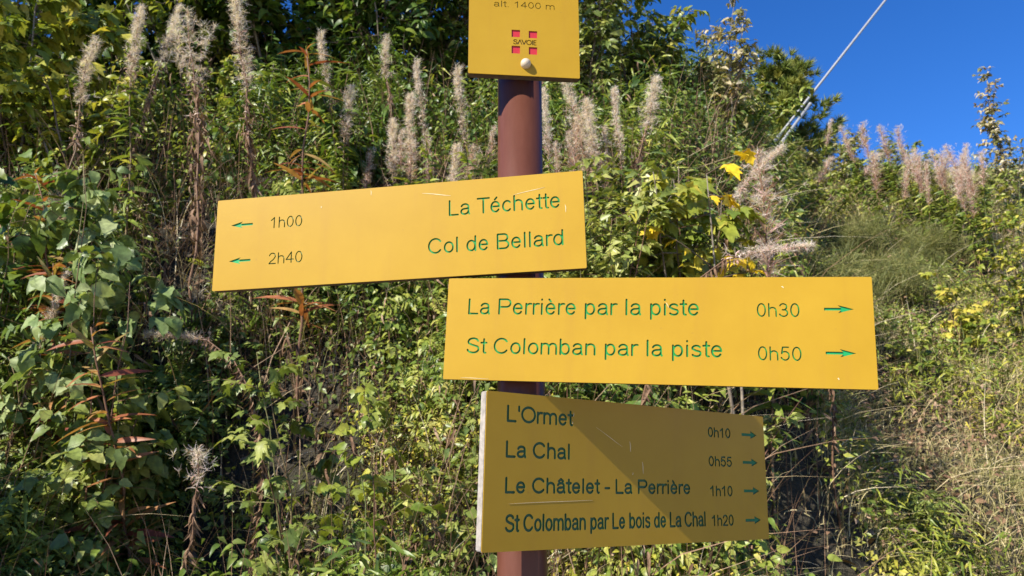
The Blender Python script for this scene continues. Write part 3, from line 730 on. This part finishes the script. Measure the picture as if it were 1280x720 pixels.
    # bushes filling the brow right of the thicket
    S(930, 205, 6.0, .6, OV, 'fresh', .055, 12, 16, 8, label='green bush on the brow below the pine', tmean=.45)
    S(870, 165, 5.6, .5, OV, 'olive', .055, 11, 16, 8, label='olive bush at the foot of the thin sapling', tmean=.2, tvar=.25)
    S(690, 150, 4.6, .5, OV, 'fresh', .05, 11, 16, 8, label='green bush low behind the post, right side', tmean=.4)
    S(520, 150, 4.5, .5, OV, 'dark', .05, 11, 16, 8, label='dark bush low behind the pale columns left of the post', tmean=.6)
    S(940, 300, None, .3, SM, 'fresh', .036, 10, 14, 8, label='small leaved bush around the arched seed stalk', tmean=.5, H=.6, bark='stem', rstem=.004)
    # right slope
    S(1258, 240, 4.9, .26, SM, 'yellowgreen', .042, 10, 18, 8, name='leafy_bush', label='yellow green leafy bush at the right edge below the sapling', tmean=.35, tvar=.28, bark='stem', rstem=.005)
    S(1195, 335, 4.8, .20, LO, 'yellowgreen', .045, 6, 8, 6, name='leafy_bush', label='small bush turning yellow right of the arrow tips', tmean=.6, tvar=.3, bark='stem', rstem=.004)
    S(1140, 395, 4.6, .20, SM, 'fresh', .036, 6, 8, 7, name='leafy_bush', label='low green bush beside the end of the right pointing board', tmean=.45, bark='stem', rstem=.004)
    S(1150, 640, 3.4, .10, LA, 'light', .05, 8, 10, 10, name='feathery_herb', label='bright green feathery herb on the lower right slope', cat='herb', tmean=.3, bark='stem', rstem=.003)
    S(1085, 170, 7.8, .5, SM, 'light', .05, 12, 16, 9, name='leafy_bush', label='green bush on the skyline right of the pine', tmean=.4)
    S(1010, 200, 7.0, .40, SM, 'fresh', .05, 10, 14, 8, name='leafy_bush', label='low olive bush under the grey guy wire', tmean=.55)
    S(1040, 160, 8.4, .45, SM, 'olive', .05, 11, 15, 9, name='leafy_bush', label='olive bush at the right foot of the pine', tmean=.15)
    S(1130, 190, 7.8, .45, SM, 'yellowgreen', .045, 11, 15, 9, name='leafy_bush', label='yellow green bush on the skyline left of the dense pink clump', tmean=.4)
    S(1190, 215, 7.0, .45, SM, 'light', .045, 11, 15, 9, name='leafy_bush', label='light green bush in front of the dense pink clump', tmean=.4)
    S(1265, 205, 8.2, .5, OV, 'dark', .06, 9, 14, 8, name='leafy_bush', label='dark green bush on the skyline behind the lone sapling', tmean=.7)
    S(1005, 530, 3.35, .25, SM, 'dark', .035, 8, 10, 7, name='leafy_bush', label='dark bush right of the lowest board under the long board', tmean=.3, bark='stem', rstem=.005)
    S(900, 495, 2.9, .30, SM, 'light', .045, 8, 12, 8, name='leafy_bush', label='leafy bush in the gap between the two lower boards', tmean=.5, bark='stem', rstem=.005)
big_shrubs()

def feathery():
    """Soft green broom like tufts on the upper right slope."""
    for px, py, lab in ((1065, 262, 'soft feathery green tuft above the end of the long board'), (1110, 300, 'feathery green tuft right of and below the first tuft'),
                        (1015, 300, 'feathery green tuft left of the first tuft, above the 0h30 arrow'), (1150, 270, 'small feathery tuft under the pink seed stalks')):
        p, h = find(px, py, .55, 3.0); n = 1500
        root = tag(empty('broom_tuft', (p[0], p[1], h)), lab, 'shrub', 'feathery green tufts on the slope')
        n = 6500; mb = MB(); c = rnd(26, .17) * [1, 1, .5] + [0, 0, .24]; k = rng.integers(0, 26, n)
        b = c[k] + rnd(n, .045); b[:, 2] = np.maximum(b[:, 2], .0)
        tpl = (np.array([(-.018, 0, 0), (.018, 0, 0), (.012, .6, .03), (-.012, .6, .03), (0, 1, .09)]), np.array([(0, 1, 2), (0, 2, 3), (3, 2, 4)]))
        inst(mb, tpl, b, unit(b - c[k]) * .8 + rnd(n, .6) + [0, 0, .15], rnd(n) + [-.3, -.6, .5], .05 + .05 * rng.random(n), np.clip(rng.normal(.22, .14, n) + .15 * (k % 3 - 1), 0, 1))
        mb.build('foliage', M['grass'], root)
feathery()

def pine():
    tip, b = at_ground(966, 96, 13.0)
    root = tag(empty('pine_tree', b), 'dark green pine standing behind the slope under the guy wire', 'pine tree')
    H = tip[2] - b[2]; w, lf = MB(), MB()
    t = np.linspace(0, 1, 10)[:, None]; path = np.array([0, 0, H]) * t + rnd(10, .03) * t
    tube(w, path, .09 * (1.05 - t[:, 0]), .4, 7)
    P, D = [], []
    for k in range(70):
        q = .25 + .75 * rng.random(); c = np.array([0, 0, H * q]); az = rng.random() * 6.283
        ln = 1.25 * (1.10 - q) ** .36 * (.55 + .6 * rng.random()) if q > .35 else 1.0 * (.5 + .5 * rng.random())
        d = np.array([math.cos(az), math.sin(az), .25 + .3 * q]); tt = np.linspace(0, 1, 6)[:, None]
        tp = c + d * ln * tt + np.array([0, 0, .15]) * ln * tt ** 2
        tube(w, tp, .022 * (1.1 - tt[:, 0]), .4, 4)
        for m_ in range(14):
            f = .3 + .7 * rng.random(); cc = c + d * ln * f + np.array([0, 0, .15]) * ln * f * f + rnd(1, .09)[0]
            m = 34; P.append(np.repeat(cc[None], m, 0)); dd = unit(d * .8 + np.array([0, 0, .35]))[None] + rnd(m, .6); D.append(dd)
    P, D = np.concatenate(P), np.concatenate(D); n = len(P)
    tpl = (np.array([(-.07, 0, 0), (.07, 0, 0), (0, 1, 0)]), np.array([(0, 1, 2)]))
    tint = np.clip(np.repeat(rng.normal(.60, .25, n // 34), 34) + rng.normal(0, .08, n), 0, 1)
    inst(lf, tpl, P, D, rnd(n), .13 + .08 * rng.random(n), tint)
    w.build('trunk', M['bark'], root); lf.build('crown', M['needle'], root)
pine()

# ------------------------------------------------------------------ fireweed gone to seed
TIP = {}
def fireweed_meshes(h, head, kind, seed, width=.03, key=''):
    """stem, leaves and seed head of one plant, height h; the head takes the top part."""
    r = np.random.default_rng(seed)
    st, lv, hd = MB(), MB(), MB()
    bend = r.normal(0, .09, 2); t = np.linspace(0, 1, 12)
    path = np.stack([bend[0] * h * t ** 2, bend[1] * h * t ** 2, h * t], 1) + np.cumsum(r.normal(0, .009, (12, 3)), 0) * [1, 1, 0]
    if key.startswith('bent'):                                 # heavy heads hang over to one side
        mx = 1.45 if key == 'bent_flat' else .75; an = np.clip((t - .5) / .42, 0, 1) ** 1.2 * mx + .12 * np.sin(t * 14); dl = h / 11
        path[:, 0] = np.concatenate([[0], np.cumsum(np.sin(an[1:]) * dl)]) + np.cumsum(r.normal(0, .005, 12)); path[:, 2] = np.concatenate([[0], np.cumsum(np.cos(an[1:]) * dl)]) + np.cumsum(r.normal(0, .005, 12)) * t
    TIP[key] = path[-1].copy()
    tube(st, path, .0045 * (1.1 - .75 * t), .2 + .3 * r.random(), 6)
    def on(q):
        p_ = on0(q)
        if key == 'thick':                                     # several short side spikes beside the leader
            b_ = r.integers(0, 7, len(q)); f_ = np.clip((q - (1 - head / h)) / (head / h), 0, 1)
            az_ = b_ * 2.4; p_ = p_ + np.stack([np.cos(az_), np.sin(az_), 0 * az_], 1) * ((b_ > 0) * (.02 + .11 * f_ * (.5 + .5 * np.sin(b_ * 3.)) ))[:, None] - np.array([0, 0, 1.]) * ((b_ > 0) * f_ * .05 * (b_ % 3))[:, None]
        return p_
    def on0(q):
        i = np.minimum(10, (q * 11).astype(int)); return path[i] + (path[i + 1] - path[i]) * (q * 11 - i)[:, None]
    n = {'brown': 150, 'red': 75}.get(kind, 90); top = (1 - head / h) if kind != 'red' else 1.0
    q = .25 + (top - .25) * np.sort(r.random(n)); az = np.arange(n) * 2.4 + r.normal(0, .3, n)
    out = np.stack([np.cos(az), np.sin(az), np.zeros(n)], 1)
    if kind == 'brown': d = out * .45 + np.array([0, 0, -1.]) ; tp, sc = LAD, .045
    elif kind == 'red': d = out + np.array([0, 0, .35]); tp, sc = LA, .115
    else: d = out + np.array([0, 0, .05]); tp, sc = LA, .10
    inst(lv, tp, on(q), d + r.normal(0, .22, (n, 3)), np.array([-.2, -.4, .9]) + r.normal(0, .3, (n, 3)), sc * (.6 + .6 * r.random(n)) * (1.1 - .35 * q),
         np.clip(r.normal(.45 if kind != 'red' else .35, .22, n), 0, 1), wscale=np.full(n, 1.0 if kind == 'red' else 1.25))
    if head > 0:
        q0, fr = 1 - head / h, head / h
        ph = r.random(4) * 6.28
        lump = lambda q: np.clip(.75 + .45 * np.sin(38 * q + ph[0]) * np.sin(23 * q + ph[1]) + .25 * np.sin(71 * q + ph[2]), .05, 1.7)
        taper = lambda q: 1.15 - .55 * np.clip((q - q0) / fr, 0, 1) ** 1.3
        pink = kind == 'pink'
        m = int((200 if pink else 130) * head / .4); ex = .5 if kind == 'brown' and not key.startswith(('bent', 'tuft')) else .1; q = q0 - ex * fr + (1 + ex) * fr * r.random(m)
        az = r.random(m) * 6.283; out = np.stack([np.cos(az), np.sin(az), np.zeros(m)], 1)
        if pink:                                               # long thin pods held upwards like a feathery spire
            tp = (np.array([(-.022, 0, 0), (.022, 0, 0), (.02, .5, .03), (-.02, .5, .03), (0, 1, .12)]), np.array([(0, 1, 2), (0, 2, 3), (3, 2, 4)]))
            inst(hd, tp, on(q), out * 1.0 + np.array([0, 0, .9]) + r.normal(0, .35, (m, 3)), out + np.array([0, 0, -.3]), (.05 + .04 * r.random(m)) * taper(q), np.clip(r.normal(.5, .28, m), 0, 1), 1)
        else:                                                  # split pods curl back like thin ribbons
            curl = T_ovate(.035, (.15, .35, .55, .75, .9), 0, 0); V = curl[0].copy(); a = V[:, 1] * 3.6
            V = np.stack([V[:, 0], np.sin(a) / 3.6 + V[:, 1] * .35, -(1 - np.cos(a)) / 3.6], 1)
            inst(hd, (V, curl[1]), on(q), out + np.array([0, 0, .55]) + r.normal(0, .4, (m, 3)), out + np.array([0, 0, 1.]) + r.normal(0, .5, (m, 3)),
                 (.022 + .034 * r.random(m)) * (.6 + .4 * taper(q)) * (.75 if key.startswith('bent') else .9), np.clip(r.normal(.5, .25, m), 0, 1), 1)
        # silky hairs in tufts
        k = int((170 if pink else 240) * head / .4); q = q0 + fr * r.random(k) ** .6; az = r.random(k) * 6.283
        out = np.stack([np.cos(az), np.sin(az), r.normal(.2, .5, k)], 1)
        w = width * taper(q) * lump(q) * (.1 + 1.0 * r.random(k) + 1.1 * (r.random(k) > .9)) * (1.4 if pink else 1)
        c = on(q) + out * w[:, None]; g = 13
        P = np.repeat(c, g, 0); D = r.normal(0, 1, (k * g, 3)) + np.repeat(out, g, 0) * .6 + np.array([0, 0, .3])
        tpl = (np.array([(-.024, 0, 0), (.024, 0, 0), (.012, 1, .15), (-.012, 1, .15)]), np.array([(0, 1, 2), (0, 2, 3)]))
        inst(hd, tpl, P, D, r.normal(0, 1, (k * g, 3)), .008 + .018 * r.random(k * g) ** 1.5, np.clip(np.repeat(r.normal(.45, .22, k) + .35 * (q - q0) / fr, g) + r.normal(0, .1, k * g), 0, 1), 0)
    return st, lv, hd

FW = {}
def fw_proto(key, h, head, kind, seed, width, leafmat, podmat):
    st, lv, hd = fireweed_meshes(h, head, kind, seed, width, key)
    L = [('stem', st.mesh('stem'), [M['stem']]), ('leaves', lv.mesh('leaves'), [M[leafmat]])]
    if head > 0: L.append(('seed_head', hd.mesh('seed_head'), [M['fluff'], M[podmat]]))
    for nme, me, ms in L:
        for m in ms: me.materials.append(m)
    FW[key] = (h, L)
for i in range(3):
    fw_proto('g%d' % i, 1.3, .36 + .05 * i, 'green', 10 + i, .024, 'fresh', 'pod')
    fw_proto('b%d' % i, 1.3, .30 + .05 * i, 'brown', 20 + i, .026, 'dried', 'pod')
    fw_proto('p%d' % i, 1.15, .34 + .05 * i, 'pink', 30 + i, .034, 'fresh', 'pinkpod')
fw_proto('thick', 1.35, .34, 'brown', 41, .020, 'dried', 'pod')
fw_proto('tuft', .75, .09, 'brown', 43, .045, 'dried', 'pod')
fw_proto('bent_flat', 1.5, .26, 'brown', 61, .018, 'dried', 'pinkpod')
fw_proto('bent_lean', 1.3, .40, 'brown', 62, .022, 'dried', 'pinkpod')
fw_proto('red0', 1.05, 0, 'red', 51, .03, 'red', 'pod')
fw_proto('red1', .8, 0, 'red', 52, .03, 'red', 'pod')

def fireweed(key, px, py, label, hs=1.0, tilt=(0, 0), group='fireweed stalks gone to seed', y0=1.95, cat='fireweed', y=None):
    h, L = FW[key]; H = h * hs
    if y is None: p, g = find(px, py, H * .98, y0)
    else: p = at(px, py, y); g = float(hgt(p[0], p[1]))
    s = max(.25, p[2] - g) / h if y is not None else hs
    dx = H * math.sin(tilt[0]); dy = H * math.sin(tilt[1])
    if key.startswith('bent'):
        sg = 1 if tilt[0] >= 0 else -1; tx = TIP[key][0] * sg; ys = np.linspace(1.9, 6, 1500); P = np.array([0, 0, CAMZ]) + ray(px, py)[None] * ys[:, None]
        q = int(np.argmax(P[:, 2] - hgt(P[:, 0] - tx, P[:, 1]) < TIP[key][2])); p = P[q]; g = float(hgt(p[0] - tx, p[1])); s = (p[2] - g) / TIP[key][2]; tp = [tx]
        root = tag(empty('fireweed', (p[0] - tp[0] * s, p[1], g), 0 if tilt[0] >= 0 else math.pi), label, cat, group); root.scale = (s, s, s)
        for nme, me, ms in L:
            o = bpy.data.objects.new(nme, me); COL.objects.link(o); o.parent = root
        return root
    root = tag(empty('fireweed', (p[0] - dx, p[1] - dy, g), 0), label, cat, group)
    root.rotation_euler = (-tilt[1], tilt[0], rng.random() * 6.28) if tilt == (0, 0) else (-tilt[1], tilt[0], 0)
    wd = rng.uniform(.75, 1.3); root.scale = (s * wd, s * wd, s)
    for nme, me, ms in L:
        o = bpy.data.objects.new(nme, me); COL.objects.link(o); o.parent = root
    return root

for a in [
    ('b0', 122, 38, 'brown fireweed seed stalk below the maple, left of two taller ones', 1.3, (.06, 0)),
    ('g1', 163, -8, 'thin fireweed stalk just left of the tallest pale one at top left', 1.3, (-.08, 0)),
    ('b1', 190, -14, 'tall pale fireweed stalk cut by the top edge, twisted and dry below', 1.3, (.04, 0)),
    ('thick', 283, 12, 'thick bushy headed fireweed stalk with brown dried leaves above the upper arrow board', 1.3, (.03, 0)),
    ('b2', 363, 24, 'slender fireweed seed stalk right of the thick bushy one', 1.3, (.03, 0)),
    ('g0', 437, 56, 'fireweed seed tip rising behind the red leaved stem', 1.05, (-.05, 0)),
    ('g1', 436, 96, 'short pale fireweed column right of the red leaved stem', .95, (.02, 0)),
    ('b0', 497, 36, 'tall pale fireweed column left of the post, with spreading top', 1.0, (-.02, 0)),
    ('g2', 515, 108, 'cream fireweed column close right of the tall spreading one', 1.0, (.02, 0)),
    ('g0', 553, 92, 'fireweed column midway between the cream column and the post', 1.0, (-.03, 0)),
    ('g1', 490, 140, 'stubby fireweed column in front of the tall spreading one', .9, (-.05, 0)),
    ('g2', 575, 172, 'low fuzzy fireweed head just above the upper board', .85, (.1, 0)),
    ('p0', 535, 160, 'small pinkish fireweed tuft left of the low fuzzy head', .8, (0, 0)),
    ('g0', 611, 103, 'fireweed column hugging the left side of the post', .95, (.02, 0)),
    ('g1', 684, 105, 'fireweed column hugging the right side of the post', 1.0, (-.02, 0)),
    ('g1', 742, 112, 'fireweed column leftmost of three close ones right of the post', 1.0, (-.03, 0)),
    ('b2', 763, 97, 'middle and tallest of three close fireweed columns right of the post', 1.0, (.0, 0)),
    ('g2', 776, 103, 'fireweed column rightmost of three close ones right of the post', .95, (.02, 0)),
    ('p1', 712, 150, 'pinkish low fireweed head between the post and the three columns', .85, (0, 0)),
    ('b1', 818, 55, 'lone fireweed stalk leaning right with a small white tip', 1.15, (.22, 0)),
]:
    fireweed(a[0], a[1], a[2], a[3], a[4], a[5])
fireweed('red0', 412, 82, y=3.1, label='fireweed with red arching leaves beside the pale columns', tilt=(.05, 0), group='red leaved fireweed')
fireweed('red0', 98, 225, 'fireweed with orange and yellow leaves above the raspberry bush', tilt=(-.12, 0), group='red leaved fireweed', y=3.0)
fireweed('red1', 150, 400, 'red and yellow leaved fireweed left of and below the upper board', tilt=(-.15, -.2), group='red leaved fireweed', y=2.55)
fireweed('red1', 75, 325, 'dark red leaved fireweed at the left edge', tilt=(-.1, 0), group='red leaved fireweed', y=2.75)
fireweed('b0', 72, 180, 'drooping fireweed with a white tuft at the left edge', tilt=(-.3, 0), y=3.0)
fireweed('b1', 50, 330, 'dried brown fireweed clump below the drooping white one', tilt=(.05, 0), y=2.65)
fireweed('tuft', 242, 560, 'short fireweed with a round white fluffy head in the dark hollow', tilt=(.12, -.1), y=2.3)
fireweed('bent_flat', 160, 412, 'fireweed bent flat with pale fluff beside the red leaved plant', tilt=(-1, 0), y=2.65)
fireweed('bent_lean', 962, 203, 'fireweed arching right above the end of the word piste', tilt=(1, 0), y=2.9)
fireweed('bent_flat', 995, 322, 'fluffy fireweed lying sideways above the 0h30', tilt=(1, 0), y=2.8)
fireweed('p1', 935, 200, 'pink fireweed standing left of the arching one', y=3.0)
fireweed('p0', 950, 292, 'short pink fireweed tuft just above the lying one', y=3.25)
fireweed('bent_flat', 865, 318, 'low pink fireweed bent left just above the long board', tilt=(-1, 0), y=2.85)
i = 0
for px, py in ((480, 165), (520, 178), (560, 190), (595, 160), (600, 185), (450, 185), (690, 165), (700, 185), (722, 185), (735, 160), (755, 195), (790, 205)):
    fireweed('p%d' % (i % 3), px, py, 'low fuzzy cream and pink fireweed head peeping over the upper board beside the post', .62, (rng.normal(0, .15), 0), 'low fireweed heads above the upper board'); i += 1
i = 0
for px, py in ((1036, 140), (1058, 152), (1072, 150), (1084, 155), (1104, 146), (1112, 165), (1128, 172), (1140, 178), (1150, 182), (1020, 172), (1095, 190), (1125, 195)):
    fireweed('p%d' % (i % 3), px + rng.normal(0, 5), py + rng.normal(9, 7), 'pinkish fireweed stalk gone to seed on the skyline between the pine and the lone sapling', .95, (rng.normal(0, .17), 0), 'fireweed stalks along the skyline', y0=6.0); i += 1
for px, py in ((1165, 178), (1172, 184), (1180, 172), (1186, 168), (1193, 176), (1200, 172), (1208, 180), (1214, 190), (1160, 195), (1178, 200), (1190, 205), (1205, 205)):
    fireweed('p%d' % (i % 3), px + rng.normal(0, 4), py + rng.normal(6, 5), 'pink fireweed stalk in the dense clump just left of the lone sapling', .95, (rng.normal(0, .13), 0), 'dense pink fireweed clump on the skyline', y0=6.0); i += 1

# ------------------------------------------------------------------ guy wire and anchor tube
def wires():
    def line(name, label, cat, a, ya, b, yb, r, ext):
        A, B = at(*a, ya), at(*b, yb); d = B - A
        A2 = A - d * .35; B2 = B + d * ext
        root = tag(empty(name, A2), label, cat); return root, A2 - A2, B2 - A2, d / np.linalg.norm(d)
    root, A, B, d = line('guy_wire', 'long grey steel guy wire slanting across the blue sky', 'guy wire', (958, 190), 8.0, (1107, 0), 8.6, .016, .9)
    mb = MB(); tube(mb, [A, A + (B - A) * .5, B], .0150, sides=10); mb.build('cable', M['galv'], root)
    mb = MB(); k = A + (B - A) * .16
    tube(mb, [k, k + d * .3], .021, sides=10); mb.build('clamp', M['galv'], root)
    root, A, B, d = line('anchor_tube', 'short grey tube beside the foot of the guy wire', 'tube', (968, 190), 7.9, (1012, 131), 8.1, .018, 0)
    mb = MB(); tube(mb, [A, (A + B) / 2, B], .0175, sides=10); mb.build('pipe', M['galv'], root)
    mb = MB(); tube(mb, [B - d * .01, B + d * .025], .021, sides=10); mb.build('cap', M['galv'], root)
wires()
